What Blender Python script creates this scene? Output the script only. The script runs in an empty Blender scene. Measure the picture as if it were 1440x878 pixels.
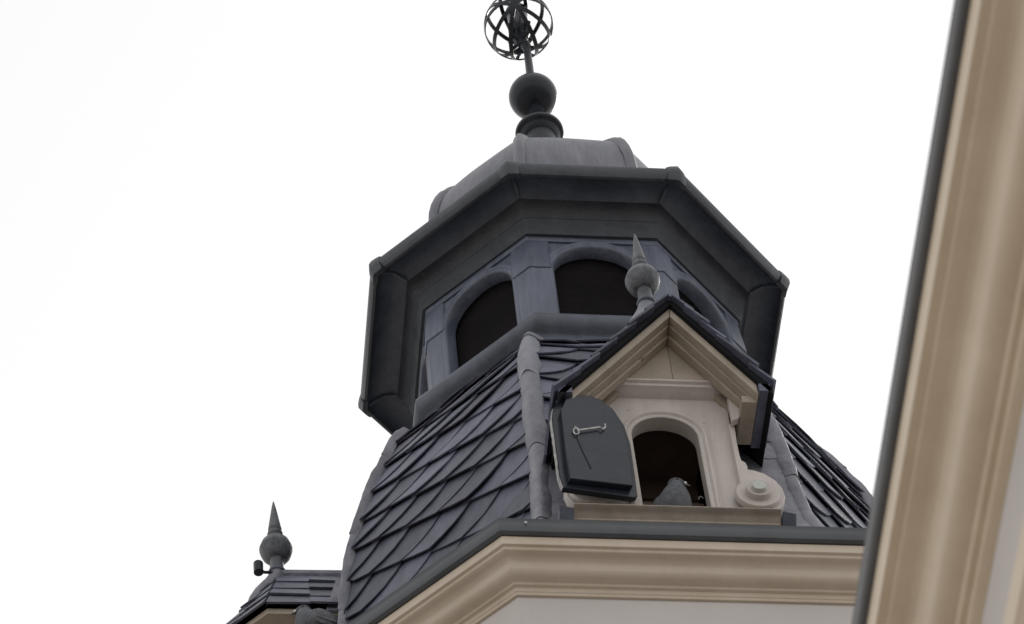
import bpy, bmesh, math, random
from mathutils import Vector, Matrix, noise
from math import sin, cos, pi, radians, sqrt
random.seed(7)
Z0 = 14.61                       # tower co-ordinates have their origin at the lantern brim, this high above the ground
sc = bpy.context.scene
COL = sc.collection

# ------------------------------------------------------------------ camera
cam = bpy.data.cameras.new('camera'); co = bpy.data.objects.new('camera', cam); COL.objects.link(co)
fw = Vector((0.10534243, 0.55964386, 0.82201078)); rt = Vector((0.99386591, -0.08723597, -0.06797377)); up = Vector((-0.0336678, -0.82412902, 0.56540061))
CAMP = Vector((-1.9521106, -9.00990137, -13.01036003 + Z0))
co.matrix_world = Matrix(((rt.x, up.x, -fw.x, CAMP.x), (rt.y, up.y, -fw.y, CAMP.y), (rt.z, up.z, -fw.z, CAMP.z), (0, 0, 0, 1)))
cam.sensor_width = 36; cam.lens = 125.0; cam.clip_start = .05; cam.clip_end = 2000
cam.dof.use_dof = True; cam.dof.focus_distance = 14.6; cam.dof.aperture_fstop = 8.0
sc.camera = co

# ------------------------------------------------------------------ sky and sun (bright overcast, sun veiled behind the tower to the right)
SUN_EL, SUN_AZ = radians(48), radians(38)     # azimuth clockwise from +Y
w = bpy.data.worlds.new('World'); sc.world = w; w.use_nodes = True
nt = w.node_tree; nt.nodes.clear(); N = nt.nodes.new; Lk = nt.links.new
out = N('ShaderNodeOutputWorld'); add = N('ShaderNodeAddShader')
sky = N('ShaderNodeTexSky'); sky.sky_type = 'NISHITA'; sky.sun_disc = False; sky.sun_elevation = SUN_EL; sky.sun_rotation = SUN_AZ
b1 = N('ShaderNodeBackground'); b1.inputs[1].default_value = .05; Lk(sky.outputs[0], b1.inputs[0])
hsv = N('ShaderNodeHueSaturation'); hsv.inputs['Saturation'].default_value = .25; Lk(sky.outputs[0], hsv.inputs['Color']); Lk(hsv.outputs[0], b1.inputs[0])
tc = N('ShaderNodeTexCoord'); sp = N('ShaderNodeSeparateXYZ'); Lk(tc.outputs['Generated'], sp.inputs[0])
mr = N('ShaderNodeMapRange'); mr.inputs['From Min'].default_value = 0; mr.inputs['From Max'].default_value = 1
mr.inputs['To Min'].default_value = .88; mr.inputs['To Max'].default_value = .76; Lk(sp.outputs['Z'], mr.inputs['Value'])
b2 = N('ShaderNodeBackground'); b2.inputs[0].default_value = (1.0, .99, .98, 1); Lk(mr.outputs[0], b2.inputs[1])
Lk(b1.outputs[0], add.inputs[0]); Lk(b2.outputs[0], add.inputs[1]); Lk(add.outputs[0], out.inputs[0])
sl = bpy.data.lights.new('sun', 'SUN'); sl.energy = .6; sl.angle = radians(14); sl.color = (1, .96, .9)
so = bpy.data.objects.new('sun', sl); COL.objects.link(so)
sd = Vector((sin(SUN_AZ)*cos(SUN_EL), cos(SUN_AZ)*cos(SUN_EL), sin(SUN_EL)))
so.rotation_euler = sd.to_track_quat('Z', 'Y').to_euler(); so.location = (8, 8, 30)
vs = sc.view_settings; vs.view_transform = 'Standard'; vs.look = 'None'; vs.exposure = 0; vs.gamma = 1; vs.use_curve_mapping = False

# ------------------------------------------------------------------ materials
def material(name, c1, c2, rough=.5, metal=0, scale=6, stretch=(1, 1, 1), bump=.15, bscale=60, vary=0, spots=None, spot_at=.68, spot_scale=30, rrange=.12, coat=0, spec=.5, grime=0):
    m = bpy.data.materials.new(name); m.use_nodes = True; t = m.node_tree; p = t.nodes['Principled BSDF']; n = t.nodes.new; l = t.links.new
    tcn = n('ShaderNodeTexCoord'); mp = n('ShaderNodeMapping'); mp.inputs['Scale'].default_value = stretch; l(tcn.outputs['Object'], mp.inputs[0])
    src = mp.outputs[0]
    oi = n('ShaderNodeObjectInfo')
    if vary:
        ad = n('ShaderNodeVectorMath'); ad.operation = 'ADD'; sc_ = n('ShaderNodeVectorMath'); sc_.operation = 'SCALE'; sc_.inputs[0].default_value = (17, 31, 53); l(oi.outputs['Random'], sc_.inputs['Scale'])
        l(src, ad.inputs[0]); l(sc_.outputs[0], ad.inputs[1]); src = ad.outputs[0]
    nz = n('ShaderNodeTexNoise'); nz.inputs['Scale'].default_value = scale; nz.inputs['Detail'].default_value = 7; nz.inputs['Roughness'].default_value = .62; l(src, nz.inputs['Vector'])
    rp = n('ShaderNodeValToRGB'); rp.color_ramp.elements[0].position = .32; rp.color_ramp.elements[1].position = .70
    rp.color_ramp.elements[0].color = (*c1, 1); rp.color_ramp.elements[1].color = (*c2, 1); l(nz.outputs['Fac'], rp.inputs[0]); colr = rp.outputs[0]
    if vary:
        mrn = n('ShaderNodeMapRange'); mrn.inputs['To Min'].default_value = 1-vary; mrn.inputs['To Max'].default_value = 1+vary; l(oi.outputs['Random'], mrn.inputs['Value'])
        mx = n('ShaderNodeVectorMath'); mx.operation = 'SCALE'; l(colr, mx.inputs[0]); l(mrn.outputs[0], mx.inputs['Scale']); colr = mx.outputs[0]
    if spots:
        n2 = n('ShaderNodeTexNoise'); n2.inputs['Scale'].default_value = spot_scale; n2.inputs['Detail'].default_value = 5; l(src, n2.inputs['Vector'])
        r2 = n('ShaderNodeValToRGB'); r2.color_ramp.elements[0].position = spot_at; r2.color_ramp.elements[1].position = spot_at+.05; l(n2.outputs['Fac'], r2.inputs[0])
        mc = n('ShaderNodeMix'); mc.data_type = 'RGBA'; l(r2.outputs[0], mc.inputs['Factor']); l(colr, mc.inputs[6]); mc.inputs[7].default_value = (*spots, 1); colr = mc.outputs[2]
    if grime:
        mg = n('ShaderNodeMapping'); mg.inputs['Scale'].default_value = (7, 7, .9); l(src, mg.inputs[0])
        ng = n('ShaderNodeTexNoise'); ng.inputs['Scale'].default_value = 3.2; ng.inputs['Detail'].default_value = 8; ng.inputs['Roughness'].default_value = .7; l(mg.outputs[0], ng.inputs['Vector'])
        rg = n('ShaderNodeMapRange'); rg.inputs['From Min'].default_value = .35; rg.inputs['From Max'].default_value = .62; rg.inputs['To Min'].default_value = 1-grime; rg.inputs['To Max'].default_value = 1; l(ng.outputs['Fac'], rg.inputs['Value'])
        vg = n('ShaderNodeVectorMath'); vg.operation = 'SCALE'; l(colr, vg.inputs[0]); l(rg.outputs[0], vg.inputs['Scale']); colr = vg.outputs[0]
    l(colr, p.inputs['Base Color'])
    rr = n('ShaderNodeMapRange'); rr.inputs['To Min'].default_value = rough-rrange; rr.inputs['To Max'].default_value = rough+rrange; l(nz.outputs['Fac'], rr.inputs['Value']); l(rr.outputs[0], p.inputs['Roughness'])
    p.inputs['Metallic'].default_value = metal; p.inputs['Specular IOR Level'].default_value = spec
    if coat: p.inputs['Coat Weight'].default_value = coat; p.inputs['Coat Roughness'].default_value = .15
    nb = n('ShaderNodeTexNoise'); nb.inputs['Scale'].default_value = bscale; nb.inputs['Detail'].default_value = 6; l(src, nb.inputs['Vector'])
    bm_ = n('ShaderNodeBump'); bm_.inputs['Strength'].default_value = bump; bm_.inputs['Distance'].default_value = .01; l(nb.outputs['Fac'], bm_.inputs['Height'])
    bm2 = n('ShaderNodeBump'); bm2.inputs['Strength'].default_value = bump*1.2; bm2.inputs['Distance'].default_value = .03; l(nz.outputs['Fac'], bm2.inputs['Height']); l(bm_.outputs[0], bm2.inputs['Normal']); l(bm2.outputs[0], p.inputs['Normal'])
    return m
M = {}
M['lead'] = material('weathered_lead', (.080, .092, .130), (.160, .178, .232), rough=.48, metal=.0, scale=5, stretch=(1.6, 1.6, .5), bump=.20, bscale=35, vary=.10, spots=(.24, .25, .27), spot_at=.73, spot_scale=22, grime=.28)
M['lead_dark'] = material('dark_lead', (.054, .063, .086), (.100, .113, .146), rough=.5, metal=0, scale=6, bump=.15, bscale=40, vary=.06, spots=(.18, .18, .19), spot_at=.76, spot_scale=25, grime=.25)
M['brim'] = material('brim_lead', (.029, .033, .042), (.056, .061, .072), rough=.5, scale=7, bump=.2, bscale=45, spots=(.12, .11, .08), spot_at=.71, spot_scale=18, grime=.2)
M['dome'] = material('dome_lead', (.075, .080, .105), (.17, .172, .20), rough=.42, scale=4, stretch=(1.5, 1.5, .7), bump=.15, bscale=25, vary=.08, spots=(.24, .23, .22), spot_at=.70, spot_scale=12, grime=.35)
M['slate'] = material('slate', (.056, .061, .090), (.118, .125, .172), rough=.52, scale=9, stretch=(1, 1, 1), bump=.28, bscale=55, vary=.40, spots=(.15, .15, .16), spot_at=.72, spot_scale=30, rrange=.12, grime=.25)
M['finial'] = material('finial_lead', (.05, .055, .066), (.17, .175, .19), rough=.5, scale=9, stretch=(3, 3, .6), bump=.3, bscale=40, spots=(.26, .26, .26), spot_at=.70, spot_scale=34, grime=.4)
M['deck'] = material('roof_underlay', (.012, .012, .014), (.02, .02, .022), rough=.9, spec=.1)
M['hip'] = material('hip_lead', (.12, .124, .150), (.25, .252, .285), rough=.5, scale=11, stretch=(1, 1, .8), bump=.35, bscale=30, vary=.12, spots=(.33, .33, .34), spot_at=.70, spot_scale=30)
M['gutter'] = material('gutter_zinc', (.048, .052, .057), (.080, .085, .094), rough=.45, metal=.1, scale=5, bump=.08, spots=(.2, .2, .2), spot_at=.80, spot_scale=14)
M['cream'] = material('cream_paint', (.49, .40, .305), (.57, .48, .385), rough=.42, scale=4, bump=.06, bscale=25, spots=(.33, .25, .17), spot_at=.76, spot_scale=14, grime=.05)
M['cream_wing'] = material('brightened_golden_cream', (.59, .475, .345), (.69, .57, .43), rough=.42, scale=4, bump=.06, bscale=25, spots=(.36, .28, .19), spot_at=.77, spot_scale=14)  # tower cream made more golden, and brightened because the wing gets less light
M['gutter_wing'] = material('dark_brown_gutter', (.046, .043, .043), (.075, .070, .070), rough=.45, scale=5, bump=.08)
M['cream_old_shaded'] = material('worn_shaded_cream_paint', (.30, .25, .195), (.42, .355, .285), rough=.5, scale=7, bump=.16, bscale=45, vary=.05, spots=(.20, .15, .09), spot_at=.68, spot_scale=16, grime=.09)  # worn cream; base colour also darkened for the shade of the deep gable
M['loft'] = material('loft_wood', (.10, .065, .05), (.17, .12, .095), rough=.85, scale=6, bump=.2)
M['cream_wall'] = material('pale_cream_paint', (.49, .435, .40), (.57, .515, .475), rough=.45, scale=6, bump=.10, bscale=35, spots=(.30, .25, .19), spot_at=.71, spot_scale=20, grime=.12)
M['white'] = material('white_plaster', (.50, .46, .435), (.55, .51, .485), rough=.7, scale=3, bump=.05, bscale=80)
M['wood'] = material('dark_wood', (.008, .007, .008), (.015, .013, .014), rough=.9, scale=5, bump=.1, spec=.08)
M['paint'] = material('black_green_paint', (.012, .014, .021), (.022, .026, .036), rough=.24, scale=5, bump=.07, bscale=30, rrange=.10, spec=.30, spots=(.07, .075, .085), spot_at=.74, spot_scale=30)
M['chip'] = material('chipped_edge_paint', (.20, .20, .20), (.5, .49, .46), rough=.6, scale=30, bump=.3)
M['iron'] = material('black_iron', (.010, .012, .017), (.024, .027, .035), rough=.25, metal=0, scale=9, bump=.05, spec=.22)
M['galv'] = material('galvanised_steel', (.35, .35, .35), (.6, .6, .58), rough=.35, metal=.6, scale=30, bump=.1)
M['button'] = material('grey_green_button', (.42, .44, .40), (.5, .52, .48), rough=.5, scale=10)
M['plume'] = material('slate_feathers', (.065, .07, .082), (.135, .14, .155), rough=.75, scale=30, stretch=(1, 1, 1), bump=.3, bscale=140, rrange=.05)
M['plume_dark'] = material('dark_feathers', (.035, .038, .048), (.075, .08, .092), rough=.6, scale=40, bump=.3, bscale=140, rrange=.05)
M['wing'] = material('wing_feathers', (.06, .063, .072), (.15, .15, .16), rough=.75, scale=45, bump=.35, bscale=120, rrange=.05)
M['beak'] = material('beak_horn', (.05, .05, .05), (.09, .085, .08), rough=.5)
M['cere'] = material('white_cere', (.55, .54, .52), (.7, .69, .66), rough=.7)
M['eye'] = material('orange_eye', (.02, .012, .008), (.03, .015, .01), rough=.2)
M['claw'] = material('pink_leg', (.25, .09, .08), (.35, .13, .11), rough=.7)
M['ground'] = material('bounce_paving', (.31, .29, .26), (.38, .355, .32), rough=.85, scale=.8, bump=.2)

# ------------------------------------------------------------------ builders
def empty(name, loc, label, cat, rot=0, group=None):
    o = bpy.data.objects.new(name, None); COL.objects.link(o); o.location = (loc[0], loc[1], loc[2]+Z0); o.rotation_euler = (0, 0, rot)
    o['label'] = label; o['category'] = cat; o['base'] = tuple(loc)
    if group: o['group'] = group
    return o
class B:
    def __init__(s): s.v = []; s.f = []
    def add(s, vs, fs):
        k = len(s.v); s.v += [tuple(x) for x in vs]; s.f += [tuple(i+k for i in f) for f in fs]
    def prism(s, poly, vec):
        n = len(poly); vec = Vector(vec)
        s.add([Vector(p) for p in poly]+[Vector(p)+vec for p in poly], [tuple(range(n))[::-1], tuple(range(n, 2*n))]+[(i, (i+1) % n, n+(i+1) % n, n+i) for i in range(n)])
    def box(s, x0, x1, y0, y1, z0, z1): s.prism([(x0, y0, z0), (x1, y0, z0), (x1, y1, z0), (x0, y1, z0)], (0, 0, z1-z0))
    def grid(s, rows, closed=False, caps=False):
        n = len(rows[0]); m = len(rows); vs = [p for r in rows for p in r]; fs = []
        for i in range(m-1):
            for j in range(n if closed else n-1):
                a = i*n+j; b = i*n+(j+1) % n; fs.append((a, b, b+n, a+n))
        if caps: fs.append(tuple(range(n))[::-1]); fs.append(tuple((m-1)*n+j for j in range(n)))
        s.add(vs, fs)
    def tube(s, pts, r, seg=10, closed=False):
        pts = [Vector(p) for p in pts]; rows = []; n = len(pts)
        ref = Vector((0.123, .2, 1)).normalized()
        for i, p in enumerate(pts):
            if closed: t = pts[(i+1) % n]-pts[i-1]
            else: t = pts[min(i+1, n-1)]-pts[max(i-1, 0)]
            t.normalize(); a = t.cross(ref); a.normalize(); b = t.cross(a)
            rr = r[i] if isinstance(r, (list, tuple)) else r
            rows.append([p+(a*cos(2*pi*k/seg)+b*sin(2*pi*k/seg))*rr for k in range(seg)])
        if closed: rows.append(rows[0]); s.grid(rows, True)
        else: s.grid(rows, True, True)
    def lathe(s, prof, c=(0, 0, 0), seg=32, lean=(0, 0)):
        rows = [[(c[0]+lean[0]*z+r*cos(2*pi*k/seg), c[1]+lean[1]*z+r*sin(2*pi*k/seg), c[2]+z) for k in range(seg)] for r, z in prof]
        s.grid(rows, True, True)
    def ball(s, c, r, seg=16, rings=10, sz=(1, 1, 1)):
        rows = []
        for i in range(rings+1):
            t = -pi/2+pi*i/rings; q = max(cos(t), .01)
            rows.append([(c[0]+sz[0]*r*q*cos(2*pi*k/seg), c[1]+sz[1]*r*q*sin(2*pi*k/seg), c[2]+sz[2]*r*sin(t)) for k in range(seg)])
        s.grid(rows, True, True)
    def build(s, name, mat, parent=None, smooth=35, bevel=0, kind=None, label=None, sub=0, base=None, jitter=0, recalc=True):
        root = parent
        while root is not None and root.parent is not None: root = root.parent
        bs = Vector(root['base'] if root is not None else (base or (0, 0, 0)))
        me = bpy.data.meshes.new(name)
        vv = [Vector(p)-bs for p in s.v]
        if jitter: vv = [p+noise.noise_vector(p*9)*jitter for p in vv]
        me.from_pydata(vv, [], s.f)
        if recalc:
            bm = bmesh.new(); bm.from_mesh(me); bmesh.ops.remove_doubles(bm, verts=bm.verts, dist=1e-5); bmesh.ops.recalc_face_normals(bm, faces=bm.faces); bm.to_mesh(me); bm.free()
        me.update(); me.materials.append(M[mat])
        if smooth:
            me.shade_smooth(); me.set_sharp_from_angle(angle=radians(smooth))
        o = bpy.data.objects.new(name, me); COL.objects.link(o)
        if parent is not None: o.parent = parent
        else: o.location = (bs[0], bs[1], bs[2]+Z0)
        if bevel:
            b = o.modifiers.new('bevel', 'BEVEL'); b.width = bevel; b.segments = 2; b.limit_method = 'ANGLE'; b.angle_limit = radians(40)
        if sub:
            u = o.modifiers.new('sub', 'SUBSURF'); u.levels = sub; u.render_levels = sub
        if kind: o['kind'] = kind
        if label: o['label'] = label
        return o
def rotcopy(o, ang, parent):
    c = o.copy(); COL.objects.link(c); c.parent = parent; c.rotation_euler = (0, 0, ang); return c
def oct_pts(a, z, k=.4142, dx=None):
    s = a*k; P = [(-s, -a), (s, -a), (a, -s), (a, s), (s, a), (-s, a), (-a, s), (-a, -s)]
    if dx: P = [(x+d, y) for (x, y), d in zip(P, dx)]
    return [Vector((x, y, z)) for x, y in P]
def sweep(profile, k=.4142, closed=False):
    b = B(); rows = [oct_pts(a, z, k) for a, z in profile]
    if closed: rows.append(rows[0])
    b.grid(rows, True); return b

# ------------------------------------------------------------------ ground
g = B(); g.box(-400, 400, -400, 400, -Z0-.3, -Z0)  # unseen ground, added to bounce light up onto the undersides
o = g.build('ground', 'ground', base=(0, 0, -Z0)); o['kind'] = 'structure'

# ================================================================== TOWER
T = empty('octagonal_tower', (0, 0, -Z0), 'octagonal tower with an open lead lantern above a bell-shaped slate roof', 'tower')
# --- walls, painted cornice, gutter
CS = lambda P: [(1.56-(1.56-a)*.80, -3.43+(z+3.43)*.80 if z > -3.66 else z+.066) for a, z in P]
sweep(CS([(1.39, -Z0-.066), (1.39, -4.02), (1.405, -3.99), (1.44, -3.97), (1.44, -3.90), (1.425, -3.885), (1.425, -3.835), (1.405, -3.83)]), .435).build('wall', 'cream_wall', T)
sweep(CS([(1.405, -3.83), (1.405, -3.652), (1.37, -3.65)]), .435).build('frieze', 'white', T)
sweep(CS([(1.37, -3.652), (1.418, -3.652), (1.418, -3.638), (1.424, -3.632), (1.424, -3.612), (1.440, -3.606), (1.440, -3.596), (1.446, -3.592), (1.466, -3.588), (1.483, -3.578), (1.492, -3.560), (1.497, -3.538), (1.506, -3.520), (1.522, -3.509), (1.542, -3.505), (1.546, -3.500), (1.546, -3.488), (1.560, -3.484), (1.560, -3.432), (1.2, -3.43)]), .435).build('cornice', 'cream', T, bevel=.002)
sweep([(1.545, -3.428), (1.566, -3.431), (1.577, -3.423), (1.582, -3.408), (1.581, -3.385), (1.580, -3.372), (1.584, -3.362), (1.576, -3.356), (1.568, -3.362), (1.566, -3.40), (1.50, -3.41), (1.46, -3.36)], .435).build('gutter', 'gutter', T)
for x in (-.595, .64):
    gb = B(); gb.ball((x, -1.588, -3.388), .0055, 10, 6, (1, .5, 1)); gb.build('rivet', 'galv', T)

# --- roof surface
RP = [(.800, -1.185), (.825, -1.220), (.86, -1.27), (.94, -1.46), (1.005, -1.67), (1.06, -1.92), (1.105, -2.14), (1.135, -2.38), (1.158, -2.65), (1.205, -2.90), (1.29, -3.10), (1.42, -3.30), (1.53, -3.375)]
def dxs(z):
    t = min(max((-1.2-z)/1.3, 0), 1); t = t*t*(3-2*t)
    q = min(max((-1.15-z)/.3, 0), 1)
    return [.038*t, .016*t, 0, 0, 0, 0, .046*q, .046*q]
arc = [0]
for i in range(1, len(RP)): arc.append(arc[-1]+math.dist(RP[i], RP[i-1]))
VMAX = arc[-1]
def prof(v):
    v = min(max(v, 0), VMAX)
    for i in range(1, len(arc)):
        if v <= arc[i]: break
    t = (v-arc[i-1])/(arc[i]-arc[i-1])
    p0 = RP[max(i-2, 0)]; p1 = RP[i-1]; p2 = RP[i]; p3 = RP[min(i+1, len(RP)-1)]
    f = lambda a, b, c, d: .5*(2*b+(c-a)*t+(2*a-5*b+4*c-d)*t*t+(3*b-a-3*c+d)*t**3)
    return f(p0[0], p1[0], p2[0], p3[0]), f(p0[1], p1[1], p2[1], p3[1])
def corner(i, v):
    a, z = prof(v); return oct_pts(a, z, .4142, dxs(z))[i % 8]
def v_of_z(z):
    lo, hi = 0, VMAX
    for _ in range(30):
        m = (lo+hi)/2
        if prof(m)[1] > z: lo = m
        else: hi = m
    return lo
def face_pt(i, u, v, h=0):
    A = corner(i, v); C = corner(i+1, v); d = (C-A); L = d.length; d.normalize(); mid = (A+C)/2
    u = min(max(u, -L/2), L/2); P = mid+d*u
    e = .02; dn = (corner(i, v+e)+corner(i+1, v+e)-corner(i, v-e)-corner(i+1, v-e)); n = d.cross(dn); n.normalize()
    if n.dot(Vector((mid.x, mid.y, 0))) < 0: n = -n
    return P+n*h
def halfw(i, v): return (corner(i+1, v)-corner(i, v)).length/2-.006
HZ = v_of_z(-2.22)
def outline(e1, f2, i, j, jit):
    O = Vector((i*e1.x+j*(f2.x+e1.x), i*e1.y+j*(f2.y+e1.y)))
    J = lambda: Vector((random.uniform(-jit, jit), random.uniform(-jit, jit)))
    A0 = O; A1 = O+e1; B0 = O+f2; B1 = O+f2+e1
    jb = J(); jr = J()
    pts = [(B0+Vector((-.03, -.012))+jb*.3, 0, 1), (B0+jb, .3, 1), (B0.lerp(B1, .5)+jb*.8+Vector((0, .004)), .7, 1), (B1+Vector((.004, .004))+jb*.5, 1, 1)]
    mid = B1.lerp(A1, .5); bul = Vector((.024, .020))
    pts += [(B1.lerp(A1, .25)+bul*.82+jr, 1, .85), (mid+bul*1.0+jr, 1, .6), (B1.lerp(A1, .78)+bul*.62+jr*.7, 1, .3), (A1+Vector((.006, -.004)), .95, .05)]
    pts += [(A1+Vector((.01, -.03)), .9, -.1), (A0+Vector((-.01, -.03)), .1, -.1)]
    return pts
e1 = Vector((.153, .0625)); f2 = Vector((-.187, .147))
def slates(i, parent, single, skip=None, e1=e1, f2=f2):
    J = B(); cnt = 0
    rng = []
    for j in range(-8, 22):
        for k in range(-14, 24):
            O = Vector((k*e1.x+j*(f2.x+e1.x), k*e1.y+j*(f2.y+e1.y)+.1))
            c = O+(e1+f2)/2
            if c.y < -.02 or c.y > VMAX+.12: continue
            if abs(c.x) > halfw(i, c.y)+.11: continue
            if skip and skip(c.x, c.y): continue
            rng.append((k, j))
    for k, j in rng:
        pts = outline(e1, f2, k, j, .007); lift = random.uniform(-.004, .006); lr = random.uniform(-.003, .004)
        top = []; bot = []
        hs = []
        for p, su, sv in pts:
            u, v = p.x, p.y+.1; hw = halfw(i, min(max(v, 0), VMAX))
            if v > VMAX: v = VMAX
            h = .006+.015*max(sv, 0)+.011*su+(lift if sv > .5 else 0)+(lr if su > .8 else 0)
            hs.append((max(-hw, min(hw, u)), max(v, 0)))
            top.append(face_pt(i, u, max(v, 0), h)); bot.append(face_pt(i, u, max(v, 0), h-.0065))
        ar = abs(sum(hs[q][0]*hs[(q+1) % len(hs)][1]-hs[(q+1) % len(hs)][0]*hs[q][1] for q in range(len(hs))))/2
        if ar < .0012: continue
        n = len(top)
        b = B() if single else J
        b.add(top+bot, [tuple(range(n)), tuple(range(n, 2*n))[::-1]]+[(q, n+q, n+(q+1) % n, (q+1) % n) for q in range(n)])
        if single: b.build('slate', 'slate', parent, smooth=0, recalc=False); cnt += 1
    if not single: J.build('slating', 'slate', parent, smooth=0, kind='stuff', recalc=False)
    return cnt
total = 0
for i in range(8):
    b = B()
    hole = i == 0
    us = 15; vsn = 40
    for r in range(vsn):
        v0, v1 = VMAX*r/vsn, VMAX*(r+1)/vsn
        for c in range(us):
            w0, w1 = 2*c/us-1, 2*(c+1)/us-1
            q = [face_pt(i, w0*halfw(i, v0), v0), face_pt(i, w1*halfw(i, v0), v0), face_pt(i, w1*halfw(i, v1), v1), face_pt(i, w0*halfw(i, v1), v1)]
            if hole and v0 > HZ and abs((w0+w1)/2*halfw(i, v0)) < .17: continue
            b.add(q, [(0, 1, 2, 3)])
    ro = b.build('roof_slope', 'deck', T, smooth=0)
    if i == 0: skip = lambda u, v: v > HZ-.03 and abs(u-.01) < .30
    else: skip = None
    total += slates(i, ro, i in (0, 1, 7), skip) or 0
print('slates', total)
# --- lead caps on the hips
def hip_strip(ci, v0, v1, w, parent, seed, taper_top=False, lift=0.0):
    rows = []; n = 20
    for r in range(n+1):
        v = v0+(v1-v0)*r/n
        C = corner(ci, v); pl = corner(ci-1, v)-C; pr = corner(ci+1, v)-C; pl.normalize(); pr.normalize()
        outw = Vector((C.x, C.y, 0)).normalized(); e = .02
        t = (corner(ci, min(v+e, VMAX))-corner(ci, max(v-e, 0))); t.normalize()
        nn = (outw-t*outw.dot(t)); nn.normalize()
        wl = w*(1+.25*noise.noise(Vector((seed, v*7, 0))))+.005*noise.noise(Vector((seed, v*13, 2))); wr = w*(1+.25*noise.noise(Vector((seed+9, v*7, 0))))+.005*noise.noise(Vector((seed, v*13, 5)))
        hl = lift+.006*(r/n)+.005*noise.noise(Vector((seed, v*14, 3)))
        def at(s, q, h): return C+(pl if s < 0 else pr)*q+nn*(h+hl)
        if ci == 7: wr *= .18; wl *= .4
        if ci == 2: wl *= .45; wr *= .8
        rows.append([at(-1, wl, .012), at(-1, wl*.98, .030), at(-1, wl*.6, .044), at(-1, wl*.30, .050), C+nn*(.050+hl), at(1, wr*.30, .050), at(1, wr*.6, .044), at(1, wr*.98, .030), at(1, wr, .012)])
    b = B(); b.grid(rows)
    last = rows[-1]; b.add(list(last)+[p-(p-rows[-1][4]).normalized()*0-Vector((last[4].x, last[4].y, 0)).normalized()*.010 for p in last], [(q, q+1, q+10, q+9) for q in range(8)])
    return b
for ci in range(8):
    if ci in (7, 0, 1, 2):
        cuts = [.03, .30, .92, 1.42, 1.95, VMAX] if ci else [.035, .17, .63, 1.25, 1.84, VMAX]
        for q in range(len(cuts)-1):
            hip_strip(ci, max(cuts[q]-.03, 0), cuts[q+1], .047 if ci in (0, 1) else .045, T, ci*13.7+q*3.1, lift=0).build('hip_cap', 'hip', T, smooth=50)
    else: hip_strip(ci, .02, VMAX, .045, T, ci*3.3).build('hip_cap', 'hip', T, smooth=50)
# lead aprons beside the dormer
def apron(i, u0, u1, v0, v1, h, seed):
    rows = []
    for r in range(9):
        v = v0+(v1-v0)*r/8
        rows.append([face_pt(i, u0(v)+(u1(v)-u0(v))*c/6+.004*noise.noise(Vector((seed, v*20, c))), v+(.012*noise.noise(Vector((seed+c*.7, 2, 1))) if r == 8 else 0), h+.006*r/8+.006*noise.noise(Vector((u0(v)*5+c*.5+seed, v*7, 0)))) for c in range(7)])
    b = B(); b.grid(rows); n = 7
    b.add(rows[-1]+[p-Vector((0, -.012, 0)) for p in rows[-1]], [(q, q+1, q+8, q+7) for q in range(6)])
    return b
va = [v_of_z(z) for z in (-2.26, -2.42, -2.78, -3.02)]
for q in range(3):
    apron(0, lambda v: .215, lambda v: halfw(0, v)-.012, va[q]-.03, va[q+1], .030+.003*q, q*3.).build('lead_apron', 'hip', T, smooth=50)
    apron(0, lambda v: -halfw(0, v)+.012, lambda v: -.215, va[q]-.03, va[q+1], .030+.003*q, 20+q*3.).build('lead_apron', 'hip', T, smooth=50)
apron(0, lambda v: -halfw(0, v)+.012, lambda v: halfw(0, v)-.012, v_of_z(-3.0), VMAX-.01, .024, 9.).build('lead_apron', 'lead_dark', T, smooth=50)

# --- lantern: lead sill ring
sweep([(.60, -.82), (.735, -.868), (.752, -.880), (.768, -.905), (.773, -.93), (.768, -.957), (.752, -.98), (.735, -.99), (.728, -1.0), (.731, -1.01), (.737, -1.04), (.752, -1.085), (.778, -1.135), (.812, -1.185), (.838, -1.222), (.838, -1.235), (.72, -1.235)], .40).build('lantern_sill', 'lead_dark', T, smooth=40, jitter=.002)
# --- lantern: pillars, arches, louvres (one modelled, copied round the axis)
AW, HS = .68, .68*.4142
pil = B()
def pillar_poly(z, g, wd=.088):
    # chevron plan at the corner between the front face and the left front face
    c = Vector((-HS, -AW, 0)); d1 = Vector((1, 0, 0)); d2 = Vector((-1, 1, 0)).normalized(); n1 = Vector((0, -1, 0)); n2 = Vector((-1, -1, 0)).normalized(); nb = (n1+n2).normalized()/cos(radians(22.5))
    P = [c+d2*wd-n2*.06, c+d2*wd+n2*(g-.006), c+d2*(wd-.006)+n2*g, c+nb*g, c+d1*(wd-.006)+n1*g, c+d1*wd+n1*(g-.006), c+d1*wd-n1*.06, c-nb*.055]
    return [Vector((p.x, p.y, z)) for p in P]
ROWS = [pillar_poly(-.99, .014), pillar_poly(-.445, .014)]
pil.grid(ROWS, True, True)
capb = B(); capb.grid([pillar_poly(-.452, .020, .092), pillar_poly(-.440, .021, .092), pillar_poly(-.20, .006, .093)], True, True)
OW, OR, ZS = .187, .178, -.448
def arch(w, r, z0=-.99, n=18, zs=ZS):
    return [(-w, z0), (-w, zs)]+[(-w*cos(pi*t/n), zs+r*sin(pi*t/n)) for t in range(1, n)]+[(w, zs), (w, z0)]
pan = B()
ins = arch(OW, OR)[1:-1]; top = -.19
front = []
for x, z in ins: front.append(((x, z), (x if abs(x) < HS else x, top)))
for y in (-AW, -AW+.027):
    rows = [[Vector((x, y, z)) for (x, z), _ in front], [Vector((x*1.0, y, top)) for (x, z), _ in front]]
    pan.grid(rows)
    for s in (-1, 1): pan.add([(s*OW, y, ZS), (s*(HS-.02), y, ZS), (s*(HS-.02), y, top), (s*OW, y, top)], [(0, 1, 2, 3)])
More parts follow.
